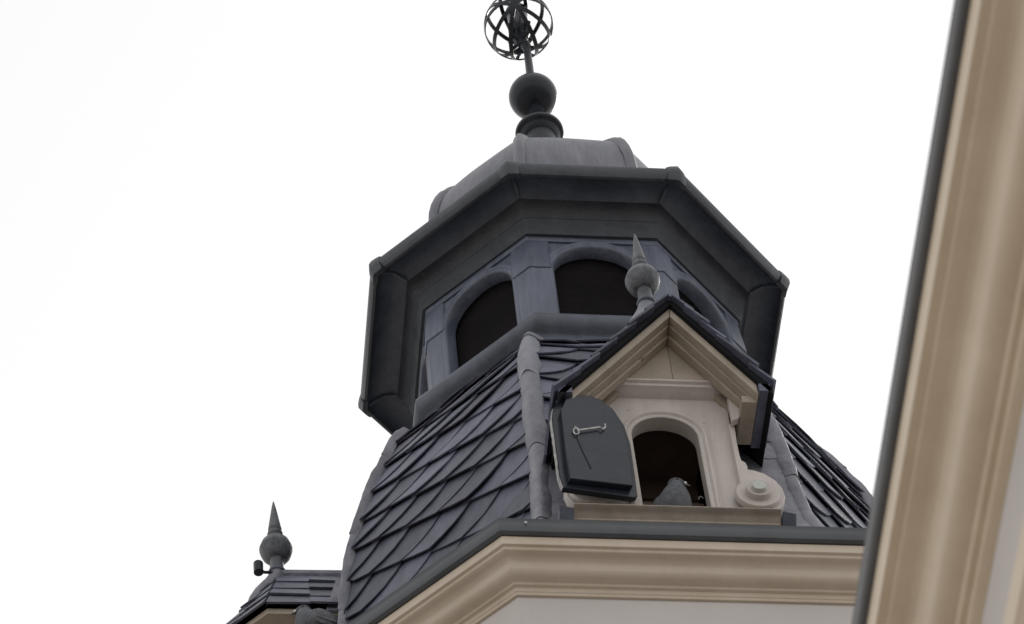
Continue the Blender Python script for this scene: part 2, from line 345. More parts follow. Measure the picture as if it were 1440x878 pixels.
rv = arch(OW, OR); pan.grid([[Vector((x, -AW, z)) for x, z in rv], [Vector((x, -AW+.028, z)) for x, z in rv]])
trim = B()
def arch_trim(w, r, wd, y0, prof, z0, zs=ZS, n=22):
    b = B(); rows = []
    for d, h in prof: rows.append([Vector((x, y0-h, z)) for x, z in arch(w+d, r+d, z0, n, zs)])
    b.grid(rows); return b
trim = arch_trim(OW, OR, .04, -AW, [(-.004, -.05), (-.004, .006), (.003, .014), (.012, .016), (.021, .012), (.027, .016), (.034, .014), (.04, .0)], -.99)
jamb = None
louv = B()
for q in range(13):
    z = -.98+q*.064; louv.prism([(-.25, -.613, z), (.25, -.613, z), (.25, -.6125, z+.0636), (-.25, -.6125, z+.0636)], (0, .012, .0))
louv.box(-.25, .25, -.60, -.595, -1.0, -.2)
P0 = pil.build('pillar', 'lead', T, bevel=.004); C0 = capb.build('pillar_cap', 'lead', P0, bevel=.003)
A0 = pan.build('arch_panel', 'lead', T, smooth=0); Tr0 = trim.build('arch_moulding', 'lead', A0, smooth=50); L0 = louv.build('louvre', 'wood', A0, smooth=0)
for i in range(1, 8):
    p = rotcopy(P0, i*pi/4, T); c = C0.copy(); COL.objects.link(c); c.parent = p
    a = rotcopy(A0, i*pi/4, T)
    for q in (Tr0, L0): c = q.copy(); COL.objects.link(c); c.parent = a
# head band under the frieze, flashing line
sweep([(.66, -.238), (.690, -.238), (.692, -.228), (.690, -.235), (.690, -.2)], .4142).build('head_band', 'lead', T, smooth=30)
# frieze, soffit, brim
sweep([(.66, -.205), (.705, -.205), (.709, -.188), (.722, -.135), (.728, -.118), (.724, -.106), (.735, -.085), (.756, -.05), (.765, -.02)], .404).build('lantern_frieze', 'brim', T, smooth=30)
sweep([(.763, -.022), (.79, .0), (.83, .006), (.87, -.008), (.893, -.030), (.899, -.05)], .404).build('soffit', 'lead_dark', T, smooth=50, jitter=.0015)
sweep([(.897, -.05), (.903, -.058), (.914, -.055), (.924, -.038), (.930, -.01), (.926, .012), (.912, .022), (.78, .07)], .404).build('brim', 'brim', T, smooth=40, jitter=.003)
bc = B()
for p in oct_pts(.926, 0, .404):
    d = Vector((p.x, p.y, 0)).normalized(); t = Vector((-d.y, d.x, 0)); b = B()
    q = lambda a, s, z: Vector((p.x, p.y, 0))+d*a+t*s+Vector((0, 0, z))
    rows = []
    for s, gg in ((-.045, .0), (-.03, .009), (0, .013), (.03, .009), (.045, 0)):
        back = -abs(s)*.42
        rows.append([q(back-.03, s, -.062-gg*.4), q(back-.006, s, -.062-gg*.5), q(back+.004+gg*.6, s, -.03), q(back+.004+gg*.7, s, .0), q(back+gg*.2, s, .024+gg*.6), q(back-.04, s, .035+gg*.5)])
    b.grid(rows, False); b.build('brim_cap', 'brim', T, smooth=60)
# ridge where soffit panels meet
for c0, c1, c2 in zip(oct_pts(.765, -.02, .404), oct_pts(.83, .002, .404), oct_pts(.893, -.034, .404)):
    b = B(); b.tube([c0, c1, c2], .007, 8); b.build('soffit_seam', 'lead_dark', T)
# --- lead dome
DP = [(.68, .05), (.64, .12), (.625, .22), (.62, .32), (.62, .42), (.618, .52), (.612, .61), (.598, .69), (.577, .765), (.55, .83), (.517, .89), (.475, .94), (.42, .985), (.355, 1.02), (.28, 1.05), (.21, 1.08), (.15, 1.12), (.11, 1.18), (.08, 1.28)]
for i in range(8):
    for (q0, q1) in ((0, 9), (9, len(DP)-1)):
        rows = []
        for a, z in DP[q0:q1+1]:
            P = oct_pts(a, z); A, C = P[i], P[(i+1) % 8]; n = (A+C); n.z = 0; n.normalize()
            rows.append([A.lerp(C, t/8)+n*(.006*sin(pi*t/8)*1.5+.004*noise.noise(A.lerp(C, t/8)*6)+(.003 if q0 == 0 and z > .7 else 0)) for t in range(9)])
        b = B(); b.grid(rows); b.build('dome_panel', 'dome', T, smooth=40)
    for (q0, q1) in ((0, 9), (9, len(DP)-1)):
        rows = []
        for q, (a, z) in enumerate(DP[q0:q1+1]):
            P = oct_pts(a, z); C = P[i]; pl = (P[i-1]-C).normalized(); pr = (P[(i+1) % 8]-C).normalized(); n = Vector((C.x, C.y, 0)).normalized(); wv = .031*(1+.15*noise.noise(Vector((i*5, z*9, 0)))) if a > .2 else .015
            k = .004 if q0 == 0 else 0; n = (n+Vector((0, 0, max(0, z-.3)*1.1))).normalized()
            rows.append([C+pl*wv+n*(.001+k), C+pl*wv*.9+n*(.012+k), C+pl*wv*.4+n*(.019+k), C+n*(.022+k), C+pr*wv*.4+n*(.019+k), C+pr*wv*.9+n*(.012+k), C+pr*wv+n*(.001+k)])
        b = B(); b.grid(rows); b.build('dome_seam', 'dome', T, smooth=50)

# ================================================================== ORB FINIAL
F = empty('orb_finial', (0, 0, 1.70), 'black iron finial with ball and sphere of hoops on top of the dome', 'finial')
b = B(); b.lathe([(.10, 1.100), (.082, 1.250), (.080, 1.700), (.086, 1.705), (.097, 1.735), (.104, 1.745), (.113, 1.748), (.119, 1.757), (.119, 1.773), (.113, 1.783), (.100, 1.791), (.092, 1.815), (.078, 1.850), (.058, 1.885), (.040, 1.940), (.035, 2.030)], (-.014, 0, .018), seg=40); b.build('pedestal', 'iron', F, smooth=50)
b = B(); b.ball((-.020, 0, 2.132), .1215, 40, 22, (1, 1, 1)); b.build('ball', 'iron', F)
b = B(); b.lathe([(.022, 0), (.021, .16), (.019, .40), (.018, .44)], (-.020, 0, 2.22), 16, (.01, 0)); b.build('pole', 'iron', F)
OC = Vector((-.044, 0, 2.838)); ORB = .178
b = B(); b.lathe([(.018, -.20), (.026, -.17), (.042, -.13), (.052, -.09), (.056, -.04), (.054, .0), (.050, .05), (.054, .10), (.058, .14), (.045, .17), (.02, .20), (.015, .34)], c=OC, seg=20); b.build('hub', 'iron', F)
b = B(); b.tube([(-.016, 0, 2.60), OC+Vector((-.005, 0, -.16))], .019, 12); b.build('pole', 'iron', F)
for th, m in ((53, .46), (-27, .44), (14, .74), (84, .20), (-60, .22), (10, .98)):
    th = radians(th); pd = rt*(-sin(th))+up*cos(th); a = (pd*sqrt(1-m*m)+fw*m*(1 if th > 0 else 1)).normalized()
    x = a.orthogonal().normalized(); y = a.cross(x); rows = []
    for t in range(49):
        d = x*cos(2*pi*t/48)+y*sin(2*pi*t/48)
        rows.append([OC+d*ORB+a*.0105, OC+d*ORB-a*.0105, OC+d*(ORB-.006)-a*.0105, OC+d*(ORB-.006)+a*.0105])
    b = B(); b.grid(rows, True); b.build('hoop', 'iron', F, smooth=40)
for s in range(4):
    az = s*pi/2+.6; b = B(); b.tube([OC+Vector((0, 0, -.165)), OC+Vector((cos(az)*.06, sin(az)*.06, -.15)), OC+Vector((cos(az)*.075, sin(az)*.075, -.07)), OC+Vector((cos(az)*.03, sin(az)*.03, 0))], .011, 8); b.build('scroll', 'iron', F)

# ================================================================== small finial builder
def small_finial(parent, p, lean, flare, mat='hip'):
    """p = neck point; profile measured from the ball centre .15 above it"""
    bx, by, bz = p
    b = B(); b.lathe([(.028, .105), (.036, .112), (.040, .125), (.036, .138), (.028, .145), (.031, .152), (.026, .17), (.016, .26), (.007, .34), (.001, .375)], (bx, by, bz+.02), 24, lean); sp_ = b.build('spike', mat, parent)
    b = B(); b.lathe([(.028, -.055), (.047, -.045), (.062, -.022), (.068, -.002), (.0695, 0.0), (.068, .003), (.062, .028), (.048, .052), (.030, .066), (.027, .085), (.03, .10)], (bx, by, bz+.038), 28, lean); b.build('finial_ball', mat, parent)
    b = B(); b.lathe([(.052, -.135), (.048, -.11), (.040, -.10), (.036, -.06), (.034, -.04), (.030, -.02), (.030, .0)], (bx, by, bz), 24, lean); b.build('finial_neck', mat, parent)
    b = B()
    for q in range(1): pass
    return sp_

# ================================================================== FRONT DORMER
D = empty('dormer', (0, -1.3, -3.1), 'cream painted gabled dormer with an open black shutter on the front roof slope', 'dormer')
A, Lo, Ro = Vector((.07, -1.89)), Vector((-.415, -2.535)), Vector((.39, -2.45))
def offs(d, ext=0):
    dl = (Lo-A).normalized(); dr = (Ro-A).normalized(); nl = Vector((-dl.y, dl.x)); nr = Vector((dr.y, -dr.x))
    if nl.y > 0: nl = -nl
    if nr.y > 0: nr = -nr
    a0 = A+nl*d; b0 = A+nr*d
    den = dl.x*(-dr.y)+dr.x*dl.y; r = b0-a0; t = (r.x*(-dr.y)+dr.x*r.y)/den
    ap = a0+dl*t
    return Lo+nl*d+dl*ext, ap, Ro+nr*d+dr*ext
XE = {-1: -.352, 1: .345}
def on_rake(d, side, x):
    o = offs(d); a = o[1]; e = o[0] if side < 0 else o[2]
    return Vector((x, a.y+(e.y-a.y)*(x-a.x)/(e.x-a.x)))
def band(d0, d1, y0, y1, side, xe=None):
    xe = XE[side] if xe is None else xe
    g = .0012*side
    P = [on_rake(d0, side, xe), offs(d0)[1]+Vector((g, 0)), offs(d1)[1]+Vector((g, 0)), on_rake(d1, side, xe)]
    b = B(); b.prism([(p.x, y0, p.y) for p in P], (0, y1-y0, 0)); return b
for s in (-1, 1):
    band(-.008, .014, -1.515, -.80, s, XE[s]+s*.05).build('roof_deck', 'deck', D, smooth=0)
    band(.0145, .044, -1.497, -1.4622, s).build('bargeboard', 'cream_old_shaded', D, smooth=0, bevel=.002)
    band(.0145, .052, -1.462, -1.4252, s, XE[s]-s*.008).build('bargeboard', 'cream_old_shaded', D, smooth=0, bevel=.002)
    band(.0145, .062, -1.425, -1.3862, s, XE[s]-s*.05).build('bargeboard', 'cream_old_shaded', D, smooth=0, bevel=.003)
    band(.0145, .062, -1.354, -1.22, s, XE[s]-s*.055).build('soffit_board', 'cream_old_shaded', D, smooth=0)
    # slates of the dormer roof: courses parallel to the ridge, ragged outer edges
    dl = ((Lo if s < 0 else Ro)-A); Ln = dl.length-.025; dl.normalize(); nn = Vector((-dl.y, dl.x)); nn = nn if nn.y > 0 else -nn
    nc = 6
    for q in range(nc):
        yy = -1.545+random.uniform(-.008, .008)
        for r in range(4):
            y0 = yy if r == 0 else -1.545+r*.16
            y1 = -1.545+(r+1)*.16-.004
            s0 = Ln*q/nc-.02; s1 = Ln*(q+1)/nc+.012; h0, h1 = .010+.004*random.random(), .026+.006*random.random()
            if q == 0: s0 = 0
            P = [A+dl*s0+nn*h0, A+dl*s1+nn*(h1), A+dl*s1+nn*(h1-.011), A+dl*s0+nn*(h0-.008)]
            b = B(); b.prism([(p.x, y0, p.y) for p in P], (0, y1-y0, 0)); b.build('roof_slate', 'slate', D, smooth=0)
# ridge roll
b = B(); b.tube([(A.x, -1.52, A.y+.02), (A.x, -.85, A.y+.02)], .020, 10); b.build('ridge_roll', 'lead', D)
b = B(); b.prism([(A.x-.075, -1.53, A.y-.062), (A.x-.004, -1.53, A.y+.036), (A.x+.004, -1.53, A.y+.036), (A.x+.052, -1.53, A.y-.052), (A.x, -1.53, A.y+.012)], (0, .70, 0)); b.build('ridge_flashing', 'lead', D, smooth=0)
# lead strip along the left verge
P = [A+Vector((-.04, -.020)), A+Vector((-.30, -.362)), A+Vector((-.305, -.350)), A+Vector((-.055, -.012))]
b = B(); b.prism([(p.x-.004, -1.50, p.y+.018) for p in P], (0, .12, 0)); b.build('verge_flashing', 'hip', D, smooth=0)
# finial on the ridge end
FN = (-.0, -1.43, -1.79)
fin = B(); rows = []
for (r, z, px, py) in ((.030, 0, 0, 0), (.035, -.03, -.001, 0), (.042, -.065, -.006, .0), (.050, -.10, -.014, .0), (.058, -.14, -.026, .0), (.062, -.17, -.036, .0)):
    rows.append([(FN[0]+px+r*cos(2*pi*k/24), FN[1]+py+r*.8*sin(2*pi*k/24), FN[2]+z) for k in range(24)])
fin.grid(rows, True, True); ft = fin.build('finial_foot', 'hip', D, smooth=50)
def finial_parts(parent, c, lean=(0, 0), mat='hip', k=1.0):
    x, y, z = c
    b = B(); b.lathe([(r*k, q*k) for r, q in ((.032, -.006), (.036, -.002), (.037, .004), (.033, .009), (.028, .012))], c, 24, lean); b.build('collar', 'lead_dark', parent, smooth=60)
    b = B(); b.lathe([(r*k, q*k) for r, q in ((.031, .008), (.028, .05), (.027, .085), (.034, .09))], c, 24, lean); b.build('neck', mat, parent, smooth=60)
    b = B(); b.lathe([(r*k, q*k) for r, q in ((.026, .082), (.046, .095), (.060, .118), (.0665, .142), (.0685, .150), (.0685, .156), (.066, .164), (.059, .188), (.045, .208), (.030, .222))], c, 30, lean); b.build('ball', mat, parent, smooth=60)
    b = B(); b.lathe([(r*k, q*k) for r, q in ((.022, .218), (.021, .232), (.030, .242), (.033, .252), (.030, .262), (.0225, .270), (.024, .274), (.0285, .282), (.0275, .292), (.020, .35), (.011, .42), (.004, .465), (.0005, .48))], c, 24, lean); b.build('spike', mat, parent, smooth=60)
finial_parts(D, FN, (0, -.02), 'finial')
# tympanum (two boards), architrave
ta = offs(.056)[1]
xl = lambda z, d: (offs(d)[1].x+(offs(d)[0].x-offs(d)[1].x)*(z-offs(d)[1].y)/(offs(d)[0].y-offs(d)[1].y))
xr = lambda z, d: (offs(d)[1].x+(offs(d)[2].x-offs(d)[1].x)*(z-offs(d)[1].y)/(offs(d)[2].y-offs(d)[1].y))
zt = -2.235
b = B(); b.prism([(xl(zt, .055), -1.385, zt), (ta.x-.0005, -1.385, zt), (ta.x-.0005, -1.385, ta.y)], (0, .03, 0)); b.build('tympanum_board', 'cream_old_shaded', D, smooth=0, bevel=.0015)
b = B(); b.prism([(ta.x+.0005, -1.3855, zt), (xr(zt, .055), -1.3855, zt), (ta.x+.0005, -1.3855, ta.y)], (0, .03, 0)); b.build('tympanum_board', 'cream_old_shaded', D, smooth=0, bevel=.0015)
def mould_x(x0, x1, prof, name, mat, parent=D, bevel=0):
    b = B(); b.prism([(x0, y, z) for y, z in prof], (x1-x0, 0, 0)); return b.build(name, mat, parent, smooth=35, bevel=bevel)
mould_x(-.262, .262, [(-1.30, -2.232), (-1.391, -2.232), (-1.391, -2.242), (-1.380, -2.247), (-1.378, -2.258), (-1.356, -2.266), (-1.345, -2.274), (-1.30, -2.28)], 'architrave', 'cream_wall')
# dormer wall with the arched opening
OWX, ZSP, ORR = .125, -2.525, .120
ar = [( -OWX, -3.09), (-OWX, ZSP)]+[(-OWX*cos(pi*t/20), ZSP+ORR*sin(pi*t/20)) for t in range(1, 20)]+[(OWX, ZSP), (OWX, -3.09)]
ar = [(x+.006, z) for x, z in ar]
b = B()
for y in (-1.33, -1.28):
    outp = []
    for x, z in ar:
        if z <= ZSP+.0001: outp.append((.246 if x > 0 else -.246, z))
        else:
            outp.append((max(-.246, min(.246, x*2.4)) if abs(x) > .03 else x*2.4, -2.262))
    outp = [(x, -2.262 if z > -2.5 else z) for x, z in outp]; outp[1] = (-.246, ZSP); outp[-2] = (.246, ZSP); outp[2] = (-.246, -2.262); outp[-3] = (.246, -2.262)
    b.grid([[Vector((x, y, z)) for x, z in ar], [Vector((x, y, z)) for x, z in outp]])
b.grid([[Vector((x, -1.33, z)) for x, z in ar], [Vector((x, -1.278, z)) for x, z in ar]])
b.build('front_wall', 'cream_wall', D, smooth=0)
b = B(); b.box(.2462, .262, -1.336, -.95, -3.09, -2.31); b.build('corner_board', 'cream_wall', D, smooth=0, bevel=.002)
b = B(); b.box(-.262, -.2462, -1.336, -.95, -3.09, -2.31); b.build('corner_board', 'cream_wall', D, smooth=0, bevel=.002)
b = B()
for d, h in ((.0, .0),): pass
rows = []
for d, h in ((-.001, .0), (-.001, .010), (.004, .013), (.013, .012), (.016, .016), (.021, .021), (.030, .020), (.036, .013), (.040, .012), (.043, .0)):
    rows.append([Vector((.006+x, -1.33-h, z)) for x, z in ([(-OWX-d, -3.09), (-OWX-d, ZSP)]+[(-(OWX+d)*cos(pi*t/24), ZSP+(ORR+d)*sin(pi*t/24)) for t in range(1, 24)]+[(OWX+d, ZSP), (OWX+d, -3.09)])])
b.grid(rows); b.build('arch_moulding', 'cream_wall', D, smooth=35)
# dark loft behind the opening
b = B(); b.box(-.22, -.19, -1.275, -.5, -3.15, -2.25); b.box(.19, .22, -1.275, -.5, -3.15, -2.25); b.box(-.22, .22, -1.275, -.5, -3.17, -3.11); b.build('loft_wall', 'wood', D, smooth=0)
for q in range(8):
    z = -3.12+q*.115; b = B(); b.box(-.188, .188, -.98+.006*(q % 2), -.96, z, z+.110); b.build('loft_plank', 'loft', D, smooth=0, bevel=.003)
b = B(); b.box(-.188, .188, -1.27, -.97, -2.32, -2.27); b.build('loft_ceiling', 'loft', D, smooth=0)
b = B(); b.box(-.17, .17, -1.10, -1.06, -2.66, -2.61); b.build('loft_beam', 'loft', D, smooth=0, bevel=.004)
# sill
mould_x(-.392, .352, [(-1.05, -3.085), (-1.452, -3.092), (-1.456, -3.099), (-1.448, -3.104), (-1.436, -3.106), (-1.424, -3.115), (-1.416, -3.124), (-1.412, -3.127), (-1.412, -3.134), (-1.400, -3.139), (-1.385, -3.17), (-1.05, -3.25)], 'sill', 'cream_old_shaded', bevel=.0015)
b = B(); b.prism([(.353, -1.445, -3.10), (.353, -1.20, -3.09), (.353, -1.20, -3.25), (.353, -1.395, -3.16)], (.05, 0, -.012)); b.build('sill_flashing', 'lead_dark', D, smooth=0, jitter=.006)
b = B(); b.prism([(-.443, -1.445, -3.10), (-.443, -1.20, -3.09), (-.443, -1.20, -3.25), (-.443, -1.395, -3.16)], (.05, 0, -.012)); b.build('sill_flashing', 'lead_dark', D, smooth=0, jitter=.006)
# scroll brackets
SC = [(.25, -2.45), (.274, -2.45), (.269, -2.553), (.269, -2.64), (.272, -2.675), (.286, -2.688), (.290, -2.712), (.287, -2.728), (.311, -2.734), (.348, -2.753), (.382, -2.79), (.402, -2.836), (.407, -2.883), (.398, -2.93), (.375, -2.97), (.335, -2.99), (.29, -2.985), (.25, -3.088)]
EAR = [(.25, -2.308), (.274, -2.293), (.296, -2.291), (.308, -2.305), (.312, -2.33), (.307, -2.37), (.295, -2.385), (.284, -2.41), (.284, -2.432), (.274, -2.452), (.25, -2.465)]
for s in (1, -1):
    b = B(); b.prism([(s*x+(.0 if s > 0 else .01), -1.352, z) for x, z in SC], (0, .045, 0)); sb = b.build('scroll_bracket', 'cream_wall', D, smooth=40, bevel=.003)
    for (r, y, h, mt, nm, oz) in ((.082, -1.352, .018, 'cream_wall', 'volute', 0), (.046, -1.37, .022, 'cream_wall', 'volute_boss', 0), (.026, -1.392, .014, 'button', 'volute_button', .002)):
        b = B(); cx = s*.303; cz = -2.892
        rows = [[(cx+q*r*cos(2*pi*k/32), y+0 if False else y-hh, cz+q*r*sin(2*pi*k/32)) for k in range(32)] for q, hh in ((1, -.004), (1, h*.7), (.95, h), (.8, h*.86 if r > .04 else h), (.01, h*.86 if r > .04 else h*1.1))]
        b.grid(rows, True); b.build(nm, mt, sb, smooth=40)
    b = B(); b.prism([(s*(x+.008), -1.388, z-.012) for x, z in EAR], (0, .03, 0)); b.build('capital', 'cream_wall', D, smooth=40, bevel=.003)
    b = B(); rows = [[(s*.296+q*.024*cos(2*pi*k/20), -1.388-hh, -2.336+q*.024*sin(2*pi*k/20)) for k in range(20)] for q, hh in ((1, -.002), (1, .008), (.9, .011), (.5, .007), (.4, .013), (.01, .014))]
    b.grid(rows, True); b.build('capital_volute', 'cream_wall', D, smooth=40)
# eaves: cream boards running back under the slates, dark cheeks
for s, x0, x1, z in ((1, .288, .3445, -2.452), (-1, -.3515, -.305, -2.50)):
    b = B(); b.box(x0, x1, -1.4615, -1.265, z-.010, z+.03); b.build('eaves_board', 'cream_old_shaded', D, smooth=0, bevel=.002)
    b = B(); b.box(*( (x1+.002, x1+.045) if s > 0 else (x0-.055, x0-.002)), -1.515, -1.25, z-.008, z+.035); b.build('eaves_slate', 'slate', D, smooth=0)
    b = B(); b.box(*((.264, .287) if s > 0 else (-.304, -.264)), -1.32, -.98, z+.03, z+.12); b.build('eaves_shade', 'deck', D, smooth=0)  # black box standing for the shade in the recess under the eaves
    b = B(); b.box(*((.263, .272) if s > 0 else (-.272, -.263)), -1.295, -.95, -3.08, -2.44); b.build('cheek', 'lead_dark', D, smooth=0)
# shutter
SB = [(-0.436, -2.649), (-0.425, -2.579), (-0.401, -2.512), (-0.359, -2.469), (-0.289, -2.436), (-0.236, -2.446), (-0.194, -2.487), (-0.159, -2.576), (-0.146, -2.688), (-0.148, -2.841), (-0.150, -2.996), (-0.162, -3.013), (-0.427, -3.052), (-0.436, -2.99)]
SF = [(-0.4, -2.604), (-0.381, -2.539), (-0.349, -2.504), (-0.295, -2.478), (-0.242, -2.488), (-0.2, -2.529), (-0.172, -2.622), (-0.163, -2.728), (-0.164, -2.878), (-0.168, -2.978), (-0.404, -3.025), (-0.405, -2.888)]
sy = lambda x, o=0: -1.42+.25*(x+.15)+o
b = B(); b.prism([(x, sy(x), z) for x, z in SB], (-.006, .024, 0)); sh = b.build('shutter', 'paint', D, smooth=30, bevel=.003)
b = B(); b.prism([(x, sy(x, -.026), z) for x, z in SF], (-.006, .025, 0)); b.build('shutter_panel', 'paint', sh, smooth=30, bevel=.003)
b = B(); ed = [(-.428, -3.05), (-.437, -2.99), (-.4375, -2.8), (-.4375, -2.649), (-.4265, -2.579), (-.4025, -2.510)]
ed = [(ed[q][0]+(ed[q+1][0]-ed[q][0])*t/8, ed[q][1]+(ed[q+1][1]-ed[q][1])*t/8) for q in range(5) for t in range(8)]
rows = [[Vector((x-.0015-o*.25+.002*noise.noise(Vector((x*60, z*60, 1))), sy(x)+o+.004*noise.noise(Vector((x*90, z*90, 4))), z)) for x, z in ed] for o in (.001, .021)]
b.grid(rows); b.build('shutter_edge', 'chip', sh)
hk = [(-0.361, -2.775), (-0.350, -2.722), (-0.362, -2.714), (-0.345, -2.728), (-0.266, -2.680), (-0.256, -2.688), (-0.244, -2.672), (-0.242, -2.652)]
b = B(); b.tube([(x, sy(x, -.036), z) for x, z in hk[2:]], .0036, 8); b.build('hook', 'galv', sh)
b = B(); b.tube([(-.358+.010*cos(t*pi/6), sy(-.358, -.034), -2.738+.018*sin(t*pi/6)) for t in range(12)], .0030, 6, True); b.build('hook_eye', 'galv', sh)
b = B(); b.tube([(x, sy(x, -.028), z) for x, z in ((-.358, -2.76), (-.345, -2.83), (-.319, -2.938))], .0016, 6); b.build('cord', 'iron', sh)
for z in (-2.62, -2.90):
    b = B(); b.box(-.165, -.152, -1.40, -1.33, z-.012, z+.012); b.build('hinge_pin', 'iron', sh, smooth=0)
b = B(); b.tube([(.122, -1.285, -2.825), (.112, -1.292, -2.822), (.104, -1.292, -2.83), (.103, -1.292, -2.842)], .0022, 6); b.build('catch', 'galv', D)

# ================================================================== LEFT (SIDE) BAY DORMER
E = empty('bay_dormer', (-1.35, 0, -3.1), 'small canted dormer with slate courses and lead finial on the left side of the tower', 'dormer')
ev = [(-.90, -.30), (-1.41, -.30), (-1.62, -.09), (-1.62, .09), (-1.41, .30), (-.90, .30)]
PK = Vector((-1.34, 0, -1.745)); RB = Vector((-.98, 0, -1.735)); ZE = -2.29
def side_pt(a, t):  # a index position along eaves polyline (vertex), t 0 at ridge 1 at eaves, slightly bell-cast
    x, y = ev[a]; topp = RB if a in (0, 5) else PK
    return topp.lerp(Vector((x, y, ZE)), t)
for a in range(5):
    b = B(); b.grid([[side_pt(a, t/6), side_pt(a+1, t/6)] for t in range(7)]); b.build('roof_slope', 'deck', E, smooth=0)
    NC = 4
    for q in range(NC):
        t0, t1 = q/NC-.03, (q+1)/NC+.01; t0 = max(t0, 0)
        P0_, P1_, Q0_, Q1_ = side_pt(a, t0), side_pt(a+1, t0), side_pt(a, t1), side_pt(a+1, t1)
        n = (Q1_-Q0_).cross(P0_-Q0_); n.normalize()
        if n.dot(Vector(((Q0_.x+Q1_.x)/2+1.15, (Q0_.y+Q1_.y)/2, .2))) < 0: n = -n
        ns = 3 if a in (0, 4) else 2
        for c in range(ns):
            f0, f1 = c/ns, (c+1)/ns; hh = .021+random.uniform(-.003, .004)
            p = [P0_.lerp(P1_, f0)+n*.012, P0_.lerp(P1_, f1)+n*.012, Q0_.lerp(Q1_, f1)+n*(hh+random.uniform(-.004, .004)), Q0_.lerp(Q1_, f0)+n*hh]
            b = B(); b.add(p+[z-n*.009 for z in p], [(0, 1, 2, 3), (7, 6, 5, 4), (0, 4, 5, 1), (1, 5, 6, 2), (2, 6, 7, 3), (3, 7, 4, 0)]); b.build('roof_slate', 'slate', E, smooth=0, recalc=False)
b = B(); b.tube([RB+Vector((.03, 0, .02)), PK+Vector((0, 0, .02))], .024, 10); b.build('ridge_roll', 'hip', E)
def ringoff(d, z):
    P = [(-.90, -.30+d), (-1.41+d*.41, -.30+d), (-1.62+d, -.09+d*.41), (-1.62+d, .09-d*.41), (-1.41+d*.41, .30-d), (-.90, .30-d)]
    return [Vector((x, y, z)) for x, y in P]
b = B(); b.grid([ringoff(.012, ZE-.002), ringoff(.014, ZE-.03), ringoff(.05, ZE-.036), ringoff(.10, ZE-.052), ringoff(.115, ZE-.07), ringoff(.125, ZE-.10), ringoff(.14, ZE-.105)]); b.build('eaves_cornice', 'cream_old_shaded', E, smooth=30)
b = B(); b.grid([ringoff(.138, ZE-.1), ringoff(.138, -2.70)]); b.build('bay_wall', 'cream_wall', E, smooth=0)
b = B(); b.box(-1.36, -.9, -.185, -.164, -2.62, ZE-.14); b.build('panel', 'cream_old_shaded', E, smooth=0, bevel=.004)
b = B(); b.grid([ringoff(.14, -2.643), ringoff(-.16, -2.648), ringoff(-.165, -2.69), ringoff(-.13, -2.73), ringoff(.14, -2.76), ringoff(.14, -3.3)]); b.build('bay_sill', 'cream_old_shaded', E, smooth=30)
b = B(); rows = []
NK = Vector((-1.345, 0, -1.712))
for (r, z, px) in ((.030, 0, 0), (.035, -.03, -.004), (.040, -.06, -.014), (.045, -.09, -.028), (.046, -.13, -.052), (.038, -.17, -.078), (.018, -.215, -.108)):
    rows.append([(NK.x+px+r*cos(2*pi*k/24), NK.y+r*sin(2*pi*k/24), NK.z+z) for k in range(24)])
b.grid(rows, True, True); b.build('finial_foot', 'hip', E, smooth=50)
finial_parts(E, tuple(NK), (-.02, 0), 'finial')
b = B(); b.tube([(NK.x-.02, -.03, -1.745), (NK.x-.055, -.03, -1.745), (NK.x-.075, -.03, -1.725)], .007, 8); b.tube([(NK.x-.077, -.03, -1.748), (NK.x-.078, -.03, -1.690)], .020, 14); b.build('bolt', 'iron', E)
b = B(); b.prism([(-1.18, -.302, -2.31), (-1.10, -.302, -2.31), (-1.10, -.25, -2.05), (-1.13, -.25, -2.05)], (0, .02, 0)); b.build('flashing', 'hip', E, smooth=0)

# ================================================================== WING (near eaves on the right)
Wg = empty('wing_building', (-.3, -6, -Z0), 'near building with cream eaves cornice and dark gutter along the right edge', 'building')
X0, ZW = -.634, -8.0
def wsweep(prof, name, mat, y0=-13.5, y1=-2.7, **k):
    if name != 'gutter': prof = [(.016+(dx-.016)*.83, -.05+(dz+.05)*.83) for dx, dz in prof]
    b = B(); n = 24; rows = [[Vector((X0+dx+.0134*(y0+(y1-y0)*t/n+5.66), y0+(y1-y0)*t/n, ZW+dz)) for dx, dz in prof] for t in range(n+1)]
    b.grid(rows); b.add([rows[-1][q] for q in range(len(prof))]+[Vector((X0+.9, y1, ZW+prof[0][1])), Vector((X0+.9, y1, ZW+prof[-1][1]))], [tuple(range(len(prof)))]) if False else None
    return b.build(name, mat, Wg, smooth=35, **k)
wsweep([(.60, .25), (.05, .02), (.012, .010), (.001, .0), (.004, -.010), (-.001, -.022), (.001, -.040), (.008, -.050), (.016, -.054), (.03, -.050)], 'gutter', 'gutter_wing')
wsweep([(.016, -.050), (.018, -.120), (.040, -.128), (.040, -.140), (.046, -.144), (.070, -.150), (.088, -.160), (.098, -.178), (.102, -.205), (.112, -.225), (.132, -.240), (.155, -.247), (.158, -.252), (.158, -.268), (.172, -.272), (.172, -.292), (.180, -.298), (.195, -.305)], 'cornice', 'cream_wing')
wsweep([(.195, -.305), (.195, -.50)], 'frieze', 'white')
wsweep([(.193, -.50), (.185, -.503), (.180, -.52), (.172, -.53), (.172, -.60), (.19, -.62), (.205, -.66)], 'architrave', 'cream_wing')
wsweep([(.205, -.655), (.205, -6.6)], 'wall', 'cream_wall')
b = B(); b.add([(X0+.60, -13.5, ZW+.25), (X0+.60, -2.7, ZW+.25), (X0+2.2, -2.7, ZW+1.4), (X0+2.2, -13.5, ZW+1.4)], [(0, 1, 2, 3)]); b.build('roof', 'slate', Wg)
b = B(); b.box(X0+.203, X0+4, -2.72, -2.70, -Z0, ZW-.05); b.build('end_wall', 'cream_wall', Wg, smooth=0)

